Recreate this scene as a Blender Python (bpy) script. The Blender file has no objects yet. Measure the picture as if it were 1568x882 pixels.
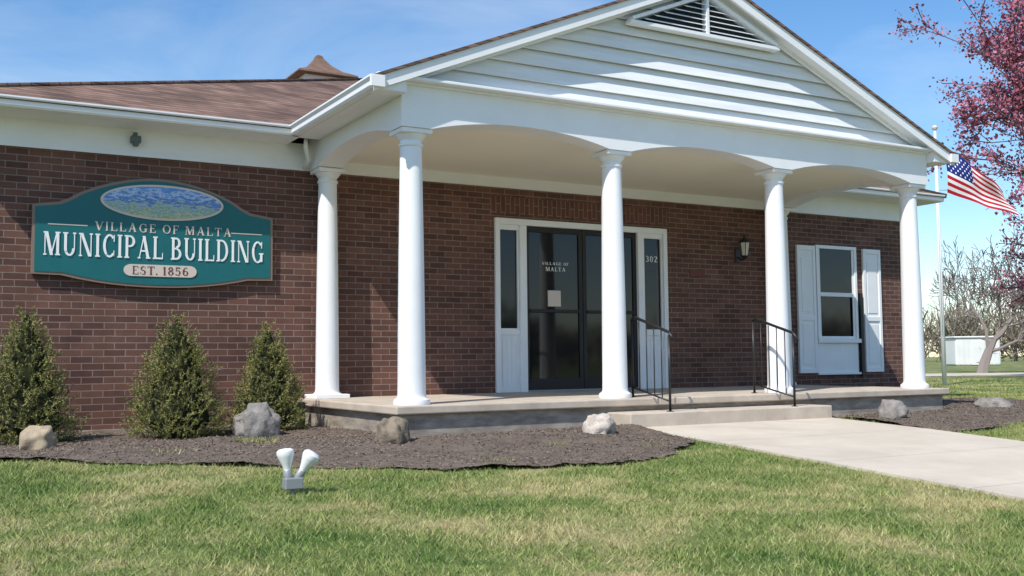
import bpy, math, random, bmesh
import numpy as np
from mathutils import Matrix, Vector
random.seed(7); rng=np.random.default_rng(7)
S=bpy.context.scene
COL=bpy.context.collection
# ------------------------------------------------------------------ materials
def mat(name,col,rough=.6,spec=.5,metal=0,noise=None,bump=None,island=None,streak=None,specks=None):
    m=bpy.data.materials.new(name); m.use_nodes=True
    nt=m.node_tree; b=nt.nodes['Principled BSDF']
    b.inputs['Roughness'].default_value=rough
    b.inputs['Specular IOR Level'].default_value=spec
    b.inputs['Metallic'].default_value=metal
    c=(*col,1)
    b.inputs['Base Color'].default_value=c
    tc=nt.nodes.new('ShaderNodeTexCoord')
    src=None
    if noise:
        n=nt.nodes.new('ShaderNodeTexNoise'); n.inputs['Scale'].default_value=noise[0]; n.inputs['Detail'].default_value=8; n.inputs['Roughness'].default_value=.65
        if streak:
            mp=nt.nodes.new('ShaderNodeMapping'); mp.inputs['Scale'].default_value=streak; nt.links.new(tc.outputs['Object'],mp.inputs[0]); nt.links.new(mp.outputs[0],n.inputs['Vector'])
        else: nt.links.new(tc.outputs['Object'],n.inputs['Vector'])
        r=nt.nodes.new('ShaderNodeMapRange'); r.inputs[1].default_value=.35; r.inputs[2].default_value=.68; r.inputs[4].default_value=noise[1]
        nt.links.new(n.outputs['Fac'],r.inputs[0])
        mx=nt.nodes.new('ShaderNodeMix'); mx.data_type='RGBA'; mx.inputs[6].default_value=c; mx.inputs[7].default_value=(*noise[2],1)
        nt.links.new(r.outputs[0],mx.inputs[0]); src=mx.outputs[2]
    if specks:  # (scale, threshold, colour): peeling paint / dirt specks
        n=nt.nodes.new('ShaderNodeTexNoise'); n.inputs['Scale'].default_value=specks[0]; n.inputs['Detail'].default_value=4
        mp=nt.nodes.new('ShaderNodeMapping'); mp.inputs['Scale'].default_value=(1,1,2.5); nt.links.new(tc.outputs['Object'],mp.inputs[0]); nt.links.new(mp.outputs[0],n.inputs['Vector'])
        r=nt.nodes.new('ShaderNodeMapRange'); r.inputs[1].default_value=specks[1]; r.inputs[2].default_value=specks[1]+.03; r.inputs[4].default_value=.8
        nt.links.new(n.outputs['Fac'],r.inputs[0])
        mx=nt.nodes.new('ShaderNodeMix'); mx.data_type='RGBA'; mx.inputs[7].default_value=(*specks[2],1)
        nt.links.new(r.outputs[0],mx.inputs[0])
        if src: nt.links.new(src,mx.inputs[6])
        else: mx.inputs[6].default_value=c
        src=mx.outputs[2]
    if island:
        g=nt.nodes.new('ShaderNodeNewGeometry')
        mx2=nt.nodes.new('ShaderNodeMix'); mx2.data_type='RGBA'; mx2.inputs[7].default_value=(*island,1)
        if src: nt.links.new(src,mx2.inputs[6])
        else: mx2.inputs[6].default_value=c
        nt.links.new(g.outputs['Random Per Island'],mx2.inputs[0]); src=mx2.outputs[2]
    if src: nt.links.new(src,b.inputs['Base Color'])
    if bump:
        n=nt.nodes.new('ShaderNodeTexNoise'); n.inputs['Scale'].default_value=bump[0]; n.inputs['Detail'].default_value=6
        nt.links.new(tc.outputs['Object'],n.inputs['Vector'])
        bp=nt.nodes.new('ShaderNodeBump'); bp.inputs['Strength'].default_value=bump[1]; bp.inputs['Distance'].default_value=bump[2]
        nt.links.new(n.outputs['Fac'],bp.inputs['Height']); nt.links.new(bp.outputs[0],b.inputs['Normal'])
    return m

def brickmat(name,c1,c2,mortar,bw,rh,ms,vertical=False,rough=.85,shingle=False,vlo=.72,vhi=1.25):
    m=bpy.data.materials.new(name); m.use_nodes=True; nt=m.node_tree; b=nt.nodes['Principled BSDF']
    b.inputs['Roughness'].default_value=rough; b.inputs['Specular IOR Level'].default_value=.25
    tc=nt.nodes.new('ShaderNodeTexCoord'); sp=nt.nodes.new('ShaderNodeSeparateXYZ'); nt.links.new(tc.outputs['Object'],sp.inputs[0])
    ad=nt.nodes.new('ShaderNodeMath'); ad.operation='ADD'; nt.links.new(sp.outputs[0],ad.inputs[0])
    if shingle: ad.inputs[1].default_value=0
    else: nt.links.new(sp.outputs[1],ad.inputs[1])
    cb=nt.nodes.new('ShaderNodeCombineXYZ')
    v=sp.outputs[2]
    if vertical:
        nt.links.new(ad.outputs[0],cb.inputs[1]); nt.links.new(v,cb.inputs[0])
    else:
        nt.links.new(ad.outputs[0],cb.inputs[0]); nt.links.new(v,cb.inputs[1])
    nz=nt.nodes.new('ShaderNodeTexNoise'); nz.inputs['Scale'].default_value=9; nt.links.new(tc.outputs['Object'],nz.inputs['Vector'])
    vm=nt.nodes.new('ShaderNodeVectorMath'); vm.operation='MULTIPLY_ADD'; vm.inputs[1].default_value=(.008,.006,0)
    nt.links.new(nz.outputs['Color'],vm.inputs[0]); nt.links.new(cb.outputs[0],vm.inputs[2])
    br=nt.nodes.new('ShaderNodeTexBrick'); br.inputs['Scale'].default_value=1; br.inputs['Brick Width'].default_value=bw; br.inputs['Row Height'].default_value=rh
    br.inputs['Mortar Size'].default_value=ms; br.inputs['Mortar Smooth'].default_value=.25; br.inputs['Bias'].default_value=-.1
    br.inputs['Color1'].default_value=(*c1,1); br.inputs['Color2'].default_value=(*c2,1); br.inputs['Mortar'].default_value=(*mortar,1)
    nt.links.new(vm.outputs[0],br.inputs['Vector'])
    n2=nt.nodes.new('ShaderNodeTexNoise'); n2.inputs['Scale'].default_value=1.3; n2.inputs['Detail'].default_value=9; n2.inputs['Roughness'].default_value=.75; nt.links.new(tc.outputs['Object'],n2.inputs['Vector'])
    mr=nt.nodes.new('ShaderNodeMapRange'); mr.inputs[1].default_value=.3; mr.inputs[2].default_value=.7; mr.inputs[3].default_value=vlo; mr.inputs[4].default_value=vhi
    nt.links.new(n2.outputs['Fac'],mr.inputs[0])
    hs=nt.nodes.new('ShaderNodeHueSaturation'); nt.links.new(br.outputs['Color'],hs.inputs['Color']); nt.links.new(mr.outputs[0],hs.inputs['Value'])
    nt.links.new(hs.outputs[0],b.inputs['Base Color'])
    bp=nt.nodes.new('ShaderNodeBump'); bp.invert=True; bp.inputs['Strength'].default_value=.6; bp.inputs['Distance'].default_value=.006
    n3=nt.nodes.new('ShaderNodeTexNoise'); n3.inputs['Scale'].default_value=80; nt.links.new(tc.outputs['Object'],n3.inputs['Vector'])
    a2=nt.nodes.new('ShaderNodeMath'); a2.operation='MULTIPLY_ADD'; a2.inputs[1].default_value=-.35
    nt.links.new(n3.outputs['Fac'],a2.inputs[0]); nt.links.new(br.outputs['Fac'],a2.inputs[2])
    nt.links.new(a2.outputs[0],bp.inputs['Height']); nt.links.new(bp.outputs[0],b.inputs['Normal'])
    return m

M={}
M['brick']=brickmat('brick',(.165,.080,.058),(.088,.044,.036),(.25,.185,.155),.205,.0675,.0052,vlo=.66,vhi=1.28)
M['soldier']=brickmat('brick_soldier',(.155,.070,.052),(.100,.046,.037),(.25,.185,.155),.21,.0675,.0052,vertical=True)
M['shingle']=brickmat('shingle',(.25,.155,.118),(.120,.078,.062),(.05,.034,.028),.24,.050,.004,rough=.95,vlo=.55,vhi=1.4)
M['white']=mat('white_paint',(.84,.85,.86),.5,.4,noise=(3,.35,(.72,.725,.725)),bump=(40,.12,.002))
M['siding']=mat('siding_paint',(.80,.82,.83),.55,.3,noise=(2.2,.75,(.62,.64,.65)),bump=(60,.15,.002),streak=(.5,1,6),specks=(7,.74,(.36,.34,.32)))
M['cream']=mat('cream_ceiling',(.87,.83,.71),.7,.2,noise=(1.5,.3,(.79,.75,.63)))
M['concrete']=mat('concrete',(.56,.48,.39),.9,.2,noise=(4,.75,(.37,.31,.25)),bump=(90,.25,.003))
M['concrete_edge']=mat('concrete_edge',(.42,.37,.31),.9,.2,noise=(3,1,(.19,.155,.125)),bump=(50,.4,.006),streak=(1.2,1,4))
M['walk']=mat('walk_concrete',(.60,.53,.435),.9,.2,noise=(1.6,.8,(.47,.41,.335)),bump=(120,.3,.003),specks=(26,.70,(.40,.35,.29)))
M['glass']=mat('dark_glass',(.008,.009,.011),.04,.5)
M['bronze']=mat('bronze_frame',(.022,.018,.017),.45,.35)
M['black']=mat('black_iron',(.012,.012,.013),.4,.5)
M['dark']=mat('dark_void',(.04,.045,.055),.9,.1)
M['grey']=mat('grey_metal',(.30,.31,.32),.5,.5,metal=.3)
M['slate']=mat('security_grey',(.10,.13,.14),.5,.5)
M['teal']=mat('teal_paint',(.008,.125,.135),.45,.4,noise=(6,.4,(.014,.16,.165)))
M['gold']=mat('sign_border',(.24,.17,.13),.5,.4)
M['signwhite']=mat('sign_white',(.84,.86,.84),.5,.3)
M['plate']=mat('sign_plate',(.66,.56,.48),.5,.3)
M['brownletter']=mat('sign_brown',(.16,.06,.05),.5,.3)
M['bark']=mat('bark',(.17,.14,.125),.95,.1,noise=(6,.7,(.08,.065,.06)),bump=(20,.6,.02))
M['twig']=mat('twig_grey',(.24,.205,.185),.95,.1)
M['pinkbark']=mat('bark_purple',(.115,.08,.082),.95,.1)
M['pink']=mat('pink_blossom',(.22,.05,.085),.8,.2,island=(.50,.20,.27))
M['spruce']=mat('spruce_needles',(.09,.125,.035),.8,.2,island=(.40,.36,.13),noise=(5,.6,(.05,.075,.025)))
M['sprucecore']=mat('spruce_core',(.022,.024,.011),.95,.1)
M['mulch']=mat('mulch_soil',(.175,.138,.112),.97,.1,noise=(5,.85,(.105,.082,.066)),bump=(90,1,.010))
M['chip']=mat('mulch_chips',(.11,.085,.068),.95,.1,island=(.27,.22,.18))
M['rock']=mat('rock_grey',(.31,.285,.26),.9,.2,noise=(6,.9,(.14,.13,.12)),bump=(14,.9,.03))
M['rockbrown']=mat('rock_brown',(.27,.22,.16),.9,.2,noise=(7,.9,(.11,.09,.07)),bump=(14,.9,.03))
M['rocktan']=mat('rock_tan',(.42,.34,.24),.9,.2,noise=(7,.8,(.24,.19,.13)),bump=(14,.7,.02))
M['rockwhite']=mat('rock_pale',(.62,.55,.48),.9,.2,noise=(9,.8,(.30,.25,.21)),bump=(18,.9,.025))
M['lampwhite']=mat('lamp_glass_white',(.80,.80,.80),.25,.5)
M['red']=mat('flag_red',(.48,.015,.03),.7,.2); M['fwhite']=mat('flag_white',(.82,.82,.82),.7,.2); M['blue']=mat('flag_blue',(.012,.025,.16),.7,.2)
M['distant']=mat('distant_twigs',(.17,.14,.115),.95,.1,island=(.24,.215,.16))
M['hedge']=mat('hedge_twigs',(.13,.10,.075),.95,.1,island=(.24,.20,.15))
M['shed']=mat('shed_siding',(.76,.76,.74),.6,.3,noise=(1.5,.4,(.62,.62,.60)))
M['shedroof']=mat('shed_roof',(.42,.41,.39),.8,.2)

def grassmat(name,island):
    m=bpy.data.materials.new(name); m.use_nodes=True; nt=m.node_tree; b=nt.nodes['Principled BSDF']
    b.inputs['Roughness'].default_value=.75; b.inputs['Specular IOR Level'].default_value=.2
    tc=nt.nodes.new('ShaderNodeTexCoord')
    n=nt.nodes.new('ShaderNodeTexNoise'); n.inputs['Scale'].default_value=1.25; n.inputs['Detail'].default_value=10; n.inputs['Roughness'].default_value=.74
    nt.links.new(tc.outputs['Object'],n.inputs['Vector'])
    cr=nt.nodes.new('ShaderNodeValToRGB'); e=cr.color_ramp.elements
    e[0].position=.38; e[0].color=(.09,.165,.032,1)
    e[1].position=.62; e[1].color=(.54,.45,.23,1)
    k=cr.color_ramp.elements.new(.49); k.color=(.22,.27,.078,1)
    nt.links.new(n.outputs['Fac'],cr.inputs[0]); src=cr.outputs[0]
    if island:
        g=nt.nodes.new('ShaderNodeNewGeometry'); r2=nt.nodes.new('ShaderNodeValToRGB'); q=r2.color_ramp.elements
        q[0].position=0; q[0].color=(.10,.175,.032,1); q[1].position=1; q[1].color=(.66,.57,.32,1)
        kk=r2.color_ramp.elements.new(.62); kk.color=(.27,.33,.095,1)
        nt.links.new(g.outputs['Random Per Island'],r2.inputs[0])
        mx=nt.nodes.new('ShaderNodeMix'); mx.data_type='RGBA'; mx.inputs[0].default_value=.42
        nt.links.new(src,mx.inputs[6]); nt.links.new(r2.outputs[0],mx.inputs[7]); src=mx.outputs[2]
    else:
        n2=nt.nodes.new('ShaderNodeTexNoise'); n2.inputs['Scale'].default_value=60; n2.inputs['Detail'].default_value=5; nt.links.new(tc.outputs['Object'],n2.inputs['Vector'])
        bp=nt.nodes.new('ShaderNodeBump'); bp.inputs['Strength'].default_value=.8; bp.inputs['Distance'].default_value=.04
        nt.links.new(n2.outputs['Fac'],bp.inputs['Height']); nt.links.new(bp.outputs[0],b.inputs['Normal'])
        hs=nt.nodes.new('ShaderNodeHueSaturation'); hs.inputs['Value'].default_value=.75; nt.links.new(src,hs.inputs['Color']); src=hs.outputs[0]
    nt.links.new(src,b.inputs['Base Color'])
    return m
M['grass']=grassmat('grass_blades',True); M['lawn']=grassmat('lawn_ground',False)

# ------------------------------------------------------------------ helpers
def empty(name,loc=(0,0,0)):
    o=bpy.data.objects.new(name,None); o.location=loc; COL.objects.link(o); return o
def mesh(name,v,f,m,parent=None,smooth=False,loc=(0,0,0)):
    me=bpy.data.meshes.new(name); me.from_pydata([tuple(map(float,p)) for p in v],[],f); me.update()
    ms=m if isinstance(m,(list,tuple)) else [m]
    for x in ms: me.materials.append(x)
    if smooth: me.polygons.foreach_set('use_smooth',[True]*len(me.polygons))
    o=bpy.data.objects.new(name,me); o.location=loc; COL.objects.link(o)
    if parent: o.parent=parent
    return o
def fastmesh(name,V,nper,m,parent=None):
    V=np.asarray(V,dtype=np.float32).reshape(-1,3); n=len(V)//nper
    me=bpy.data.meshes.new(name); me.vertices.add(len(V)); me.vertices.foreach_set('co',V.ravel())
    me.loops.add(len(V)); me.loops.foreach_set('vertex_index',np.arange(len(V),dtype=np.int32))
    me.polygons.add(n); me.polygons.foreach_set('loop_start',np.arange(0,len(V),nper,dtype=np.int32)); me.polygons.foreach_set('loop_total',np.full(n,nper,dtype=np.int32))
    me.update(calc_edges=True); me.materials.append(m)
    o=bpy.data.objects.new(name,me); COL.objects.link(o)
    if parent: o.parent=parent
    return o
BF=[(0,3,2,1),(4,5,6,7),(0,1,5,4),(1,2,6,5),(2,3,7,6),(3,0,4,7)]
def box(name,x0,x1,y0,y1,z0,z1,m,parent=None,bev=0):
    v=[(x0,y0,z0),(x1,y0,z0),(x1,y1,z0),(x0,y1,z0),(x0,y0,z1),(x1,y0,z1),(x1,y1,z1),(x0,y1,z1)]
    o=mesh(name,v,BF,m,parent)
    if bev:
        b=o.modifiers.new('b','BEVEL'); b.width=bev; b.segments=2
    return o
def extr_y(name,poly,y0,y1,m,parent=None):
    n=len(poly); v=[(x,y0,z) for x,z in poly]+[(x,y1,z) for x,z in poly]
    f=[tuple(range(n)),tuple(range(2*n-1,n-1,-1))]+[(i,i+n,(i+1)%n+n,(i+1)%n) for i in range(n)]
    return mesh(name,v,f,m,parent)
def lathe(name,prof,cx,cy,m,parent=None,n=40):
    v=[];f=[]
    for r,z in prof:
        for i in range(n):
            a=2*math.pi*i/n; v.append((cx+r*math.cos(a),cy+r*math.sin(a),z))
    for j in range(len(prof)-1):
        for i in range(n):
            k=(i+1)%n; f.append((j*n+i,j*n+k,(j+1)*n+k,(j+1)*n+i))
    f.append(tuple(range(n-1,-1,-1))); f.append(tuple((len(prof)-1)*n+i for i in range(n)))
    o=mesh(name,v,f,m,parent,smooth=True)
    try: o.data.set_sharp_from_angle(angle=math.radians(40))
    except Exception: pass
    return o
def tube_vf(pts,rads,n,V,F):
    base=len(V)
    pts=[Vector(p) for p in pts]
    for i,p in enumerate(pts):
        d=(pts[min(i+1,len(pts)-1)]-pts[max(i-1,0)]).normalized()
        a=d.cross(Vector((0,0,1)) if abs(d.z)<.9 else Vector((1,0,0))).normalized(); b=d.cross(a)
        for k in range(n):
            t=2*math.pi*k/n; V.append(tuple(p+(a*math.cos(t)+b*math.sin(t))*rads[i]))
    for i in range(len(pts)-1):
        for k in range(n):
            l=(k+1)%n; F.append((base+i*n+k,base+i*n+l,base+(i+1)*n+l,base+(i+1)*n+k))
    F.append(tuple(base+k for k in range(n-1,-1,-1))); F.append(tuple(base+(len(pts)-1)*n+k for k in range(n)))
def tube(name,pts,r,m,parent=None,n=10):
    V=[];F=[]; tube_vf(pts,[r]*len(pts) if not isinstance(r,(list,tuple)) else r,n,V,F)
    return mesh(name,V,F,m,parent,smooth=True)

def g(y):
    if y>=-2: return -.30
    if y>=-3.2: return -.30+.03*(-2-y)/1.2
    if y>=-14: return -.27+.06*(y+3.2)
    return -.27+.06*(-14+3.2)
gv=np.vectorize(g)

# ------------------------------------------------------------------ ground
ys=[-900,-60,-14,-8,-3.2,-2,60,900]; xs=[-900,-60,60,900]
V=[(x,y,g(y)) for y in ys for x in xs]; nx=len(xs)
F=[(j*nx+i,j*nx+i+1,(j+1)*nx+i+1,(j+1)*nx+i) for j in range(len(ys)-1) for i in range(nx-1)]
mesh('ground',V,F,M['lawn'])

from mathutils import noise as mnoise
bedL=[(-6.0,.0),(-6.0,-1.8),(-4.6,-2.5),(-3.35,-3.05),(-2.6,-3.62),(-2,-4.02),(-1.2,-4.42),(-.2,-4.85),(.5,-4.90),(1.1,-4.72),(1.55,-4.42),(1.85,-4.1),(1.95,-3.85),(1.95,-2.6),(-.2,-2.6),(-.2,0)]
bedR=[(4.66,-2.6),(4.66,-4.4),(5.2,-4.5),(6,-4.25),(7.2,-3.9),(8.5,-3.2),(9.6,-2.3),(10.6,-1.3),(10.8,-.1),(9.5,.0),(7.0,0),(7.0,-2.6)]
def rough(P):
    out=[]
    for i in range(len(P)):
        a=Vector(P[i]); b=Vector(P[(i+1)%len(P)]); L=(b-a).length; n=max(1,int(L/.09)); nr=Vector((-(b-a).y,(b-a).x)).normalized()
        fixed=(a.y>-2.61 and b.y>-2.61) or (abs(a.x-b.x)<.01 and a.y>-4.45)
        for k in range(n):
            p=a+(b-a)*k/n
            if not fixed:
                s=min(1,k/3,(n-k)/3) if False else 1
                p=p+nr*s*(.11*mnoise.noise(Vector((p.x*1.9,p.y*1.9,9)))+.07*mnoise.noise(Vector((p.x*6,p.y*6,2))))
            out.append((p.x,p.y))
    return out
bedL=rough(bedL); bedR=rough(bedR)
def inpoly(x,y,P):
    x=np.asarray(x); y=np.asarray(y); c=np.zeros(x.shape,bool); n=len(P)
    for i in range(n):
        x1,y1=P[i]; x2,y2=P[(i+1)%n]
        if y1==y2: continue
        k=((y1>y)!=(y2>y))&(x<(x2-x1)*(y-y1)/(y2-y1)+x1); c^=k
    return c
def bed(name,P):
    x0=min(p[0] for p in P);x1=max(p[0] for p in P);y0=min(p[1] for p in P);y1=max(p[1] for p in P)
    st=.035; X=np.arange(x0,x1+st,st); Y=np.arange(y0,y1+st,st)
    V=[];idx=-np.ones((len(Y),len(X)),int)
    gx,gy=np.meshgrid(X,Y)
    ins=inpoly(gx,gy,P)
    for j in range(len(Y)):
        for i in range(len(X)):
            if ins[j,i]:
                x,y=X[i],Y[j]
                h=.016+.035*mnoise.noise(Vector((x*1.3,y*1.3,0)))+.012*mnoise.noise(Vector((x*6,y*6,3)))+.007*mnoise.noise(Vector((x*17,y*17,5)))
                idx[j,i]=len(V); V.append((x,y,g(y)+.008+max(h,0)))
    F=[(idx[j,i],idx[j,i+1],idx[j+1,i+1],idx[j+1,i]) for j in range(len(Y)-1) for i in range(len(X)-1) if min(idx[j,i],idx[j,i+1],idx[j+1,i+1],idx[j+1,i])>=0]
    o=mesh(name,V,[tuple(int(a) for a in f) for f in F],M['mulch'],smooth=True)
    n=int((x1-x0)*(y1-y0)*1100); cx=rng.uniform(x0,x1,n); cy=rng.uniform(y0,y1,n); k=inpoly(cx,cy,P); cx=cx[k];cy=cy[k]; n=len(cx)
    hz=np.array([max(.016+.035*mnoise.noise(Vector((x*1.3,y*1.3,0)))+.012*mnoise.noise(Vector((x*6,y*6,3))),0) for x,y in zip(cx,cy)])
    cz=gv(cy)+.010+hz+rng.uniform(-.002,.005,n); a=rng.uniform(0,6.28,n); L=rng.uniform(.003,.011,n); W=rng.uniform(.0025,.005,n); t=rng.uniform(-.5,.5,n)
    ux=np.stack([np.cos(a)*L,np.sin(a)*L,t*L],1); vx=np.stack([-np.sin(a)*W,np.cos(a)*W,rng.uniform(-.6,.6,n)*W],1); c=np.stack([cx,cy,cz],1)
    q=np.stack([c-ux-vx,c+ux-vx,c+ux+vx,c-ux+vx],1).reshape(-1,3)
    fastmesh('chips',q,4,M['chip'],o)
bed('mulch_bed',bedL); bed('mulch_bed',bedR)

wk=empty('walkway'); y=-3.0
while y>-15:
    ya=y-1.22; yb=y; xa,xb=1.97,4.64
    v=[(xa,ya+.010,g(ya)+.02),(xb,ya+.010,g(ya)+.02),(xb,yb,g(yb)+.02),(xa,yb,g(yb)+.02)]
    v=[(a,b,c-.12) for a,b,c in v]+v
    mesh('slab',v,BF,M['walk'],wk); y-=1.22
c0=Vector((31,12.6)); rr=Vector((.866,-.5)); ff=Vector((.5,.866))
P=[c0-rr*60-ff*2.2,c0+rr*80-ff*2.2,c0+rr*80+ff*3.6,c0-rr*60+ff*3.6]
mesh('road',[(p.x,p.y,-.296) for p in P],[(0,1,2,3)],M['walk'])

def blades(x0,x1,y0,y1,dens,sc=1.):
    n=int((x1-x0)*(y1-y0)*dens); x=rng.uniform(x0,x1,n); y=rng.uniform(y0,y1,n)
    clump=np.sin(x*5+np.sin(y*7))*np.sin(y*6+np.sin(x*4))
    fine=np.sin(x*31+np.sin(y*23)*2)*np.sin(y*29+np.sin(x*19)*2)
    wob=rng.normal(0,.06,n)*(1+1.5*(rng.random(n)<.15)); e=rng.normal(0,.012,n)
    k=~(inpoly(x,y-wob,bedL)|inpoly(x,y-wob,bedR)|((x>1.97+e)&(x<4.64-e)&(y<-2.6)&(y>-15.4))|((x>-3.5)&(x<9.6)&(y>-.1))|((x>-.3)&(x<7.05)&(y>-2.72)))
    k&=rng.random(n)<(.72+.14*clump+.14*fine)
    x=x[k];y=y[k];clump=clump[k];fine=fine[k];n=len(x); z=gv(y)-.003
    a=rng.uniform(0,6.28,n); w=rng.uniform(.0018,.0036,n)*sc; h=rng.uniform(.014,.038,n)*(1+.2*clump+.25*fine); ln=rng.uniform(.3,1.6,n)*h; b=rng.uniform(0,6.28,n)
    c=np.stack([x,y,z],1); s=np.stack([np.cos(a)*w,np.sin(a)*w,0*w],1); tip=c+np.stack([np.cos(b)*ln,np.sin(b)*ln,h],1)
    return np.stack([c-s,c+s,tip],1).reshape(-1,3)
# weeds in the bed
W_=[]
for (wx,wy,nn) in ((-1.45,-2.2,160),(-1.3,-2.3,90),(-.3,-4.5,60),(.6,-3.9,40),(-2.3,-3.2,50),(1.3,-4.2,60)):
    x=rng.normal(wx,.07,nn); y=rng.normal(wy,.06,nn); z=gv(y)+.01; a=rng.uniform(0,6.28,nn); h=rng.uniform(.02,.06,nn); b=rng.uniform(0,6.28,nn)
    c=np.stack([x,y,z],1); s=np.stack([np.cos(a),np.sin(a),0*a],1)*.004; tip=c+np.stack([np.cos(b)*h*.8,np.sin(b)*h*.8,h],1)
    W_.append(np.stack([c-s,c+s,tip],1).reshape(-1,3))
B=np.concatenate([blades(-5.5,7,-9.6,-2.5,7000),blades(4.6,14,-9,1.5,1500,1.6),blades(10,24,-6,12,260,3.5)]+W_)
fastmesh('grass',B,3,M['grass'])

# ------------------------------------------------------------------ building
bd=empty('municipal_building')
WB=-.42
T=2.80
def wall(a,b,z0,z1,y0=0,y1=.25): box('wall',a,b,y0,y1,z0,z1,M['brick'],bd)
wall(-3.35,2.2,WB,T); wall(2.2,4.84,2.13,T); wall(2.2,4.84,WB,-.12); wall(4.84,7.62,WB,T)
wall(7.62,8.47,WB,.16); wall(7.62,8.47,2.05,T); wall(8.47,9.5,WB,T)
box('wall_side',-3.35,-3.1,.25,8.4,WB,T,M['brick'],bd); box('wall_side',9.25,9.5,.25,8.4,WB,T,M['brick'],bd); box('wall_back',-3.1,9.25,8.15,8.4,WB,T,M['brick'],bd)
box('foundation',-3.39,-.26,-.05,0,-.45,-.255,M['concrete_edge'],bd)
box('soldier_course',2.16,4.88,-.003,.0,2.19,2.40,M['soldier'],bd)
for a,b in ((-3.37,-.17),(-.17,6.91),(6.91,9.52)):
    box('frieze',a,b,-.03,.0,2.505,2.80,M['white'],bd)
box('frieze_side',9.5,9.53,0,8.4,2.505,2.8,M['white'],bd); box('frieze_side',-3.38,-3.35,0,8.4,2.505,2.8,M['white'],bd)
box('frieze_bead',-3.37,-.2,-.045,-.03,2.50,2.53,M['white'],bd)
box('soffit',-3.75,-.40,-.40,-.03,2.78,2.80,M['white'],bd); box('soffit',7.14,9.9,-.40,-.03,2.78,2.80,M['white'],bd)
box('soffit_side',9.53,9.9,-.03,8.8,2.78,2.80,M['white'],bd); box('soffit_side',-3.75,-3.38,-.03,8.8,2.78,2.80,M['white'],bd)
def gutter(name,p0,p1,outv):
    pr=[(0,0),(.07,0),(.085,.02),(.088,.055),(.11,.085),(.11,.10),(.10,.10),(.10,.088),(0,.088)]
    p0=Vector(p0);p1=Vector(p1);o=Vector(outv); n=len(pr)
    v=[tuple(p0+o*a+Vector((0,0,z))) for a,z in pr]+[tuple(p1+o*a+Vector((0,0,z))) for a,z in pr]
    f=[tuple(range(n)),tuple(range(2*n-1,n-1,-1))]+[(i,i+n,(i+1)%n+n,(i+1)%n) for i in range(n)]
    mesh(name,v,f,M['white'],bd)
gutter('gutter',(-3.8,-.40,2.785),(-.40,-.40,2.785),(0,-1,0)); gutter('gutter',(7.14,-.40,2.785),(9.95,-.40,2.785),(0,-1,0))
gutter('gutter_side',(9.9,-.4,2.785),(9.9,8.8,2.785),(1,0,0))
gutter('gutter_side',(-3.75,-.4,2.785),(-3.75,8.8,2.785),(-1,0,0))
tube('gutter_outlet',[(-.30,-.36,2.79),(-.30,-.34,2.70),(-.22,-.20,2.60),(-.22,-.08,2.52)],.025,M['white'],bd,8)
zE=2.875
A=(-3.84,-.50,zE);Bq=(9.99,-.50,zE);C=(9.99,8.9,zE);Dq=(-3.84,8.9,zE);R1=(2.25,4.2,4.86);R2=(5.0,4.2,4.86)
rv=[A,Bq,C,Dq,R1,R2]
v=rv+[(x,y,z-.03) for x,y,z in rv]
mesh('roof_main',v,[(0,1,5,4),(1,2,5),(2,3,4,5),(3,0,4),(6,10,11,7),(7,11,8),(8,11,10,9),(9,10,6),(0,6,7,1),(1,7,8,2),(2,8,9,3),(3,9,6,0)],M['shingle'],bd)
M['cap']=brickmat('ridge_cap',(.13,.085,.066),(.08,.055,.045),(.03,.02,.018),.2,.2,.01,rough=.95)
tube('hip_cap',[Vector(A),Vector(R1)],.035,M['cap'],bd,6); tube('hip_cap',[R1,R2],.035,M['cap'],bd,6); tube('hip_cap',[R2,Bq],.035,M['cap'],bd,6)
APX,APZ=3.37,4.50; EX0,EX1,EZ=-.50,7.24,2.885; YF=-2.74
sl=(APZ-EZ)/(APX-EX0)
def roofslab(name,xe,sgn):
    t=.028
    v=[(xe,YF,EZ),(APX,YF,APZ),(APX,3.45,APZ),(xe,-.45,EZ)]
    w=[(x,y,z-t) for x,y,z in v]
    f=[(0,1,2,3),(7,6,5,4),(0,4,5,1),(1,5,6,2),(2,6,7,3),(3,7,4,0)]
    if sgn>0: f=[tuple(reversed(q)) for q in f]
    mesh(name,v+w,f,M['shingle'],bd)
roofslab('roof_portico',EX0,-1); roofslab('roof_portico',EX1,1)
def rake(name,x0,z0,x1,z1,dz0,dz1,y0,y1):
    extr_y(name,[(x0,z0-dz1),(x1,z1-dz1),(x1,z1-dz0),(x0,z0-dz0)] if x0<x1 else [(x1,z1-dz1),(x0,z0-dz1),(x0,z0-dz0),(x1,z1-dz0)],y0,y1,M['white'],bd)
rake('rake_fascia',EX0+.01,EZ+.01*sl,APX,APZ,.030,.14,-2.72,-2.69); rake('rake_fascia',EX1-.01,EZ+.01*sl,APX,APZ,.030,.14,-2.72,-2.69)
rake('rake_soffit',EX0+.03,EZ+.03*sl,APX,APZ,.10,.12,-2.69,-2.50); rake('rake_soffit',EX1-.03,EZ+.03*sl,APX,APZ,.10,.12,-2.69,-2.50)
rake('rake_bead',EX0+.40,EZ+.40*sl,APX,APZ,.12,.160,-2.59,-2.56); rake('rake_bead',EX1-.40,EZ+.40*sl,APX,APZ,.12,.160,-2.59,-2.56)
z=2.93; pitch=.158
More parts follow.
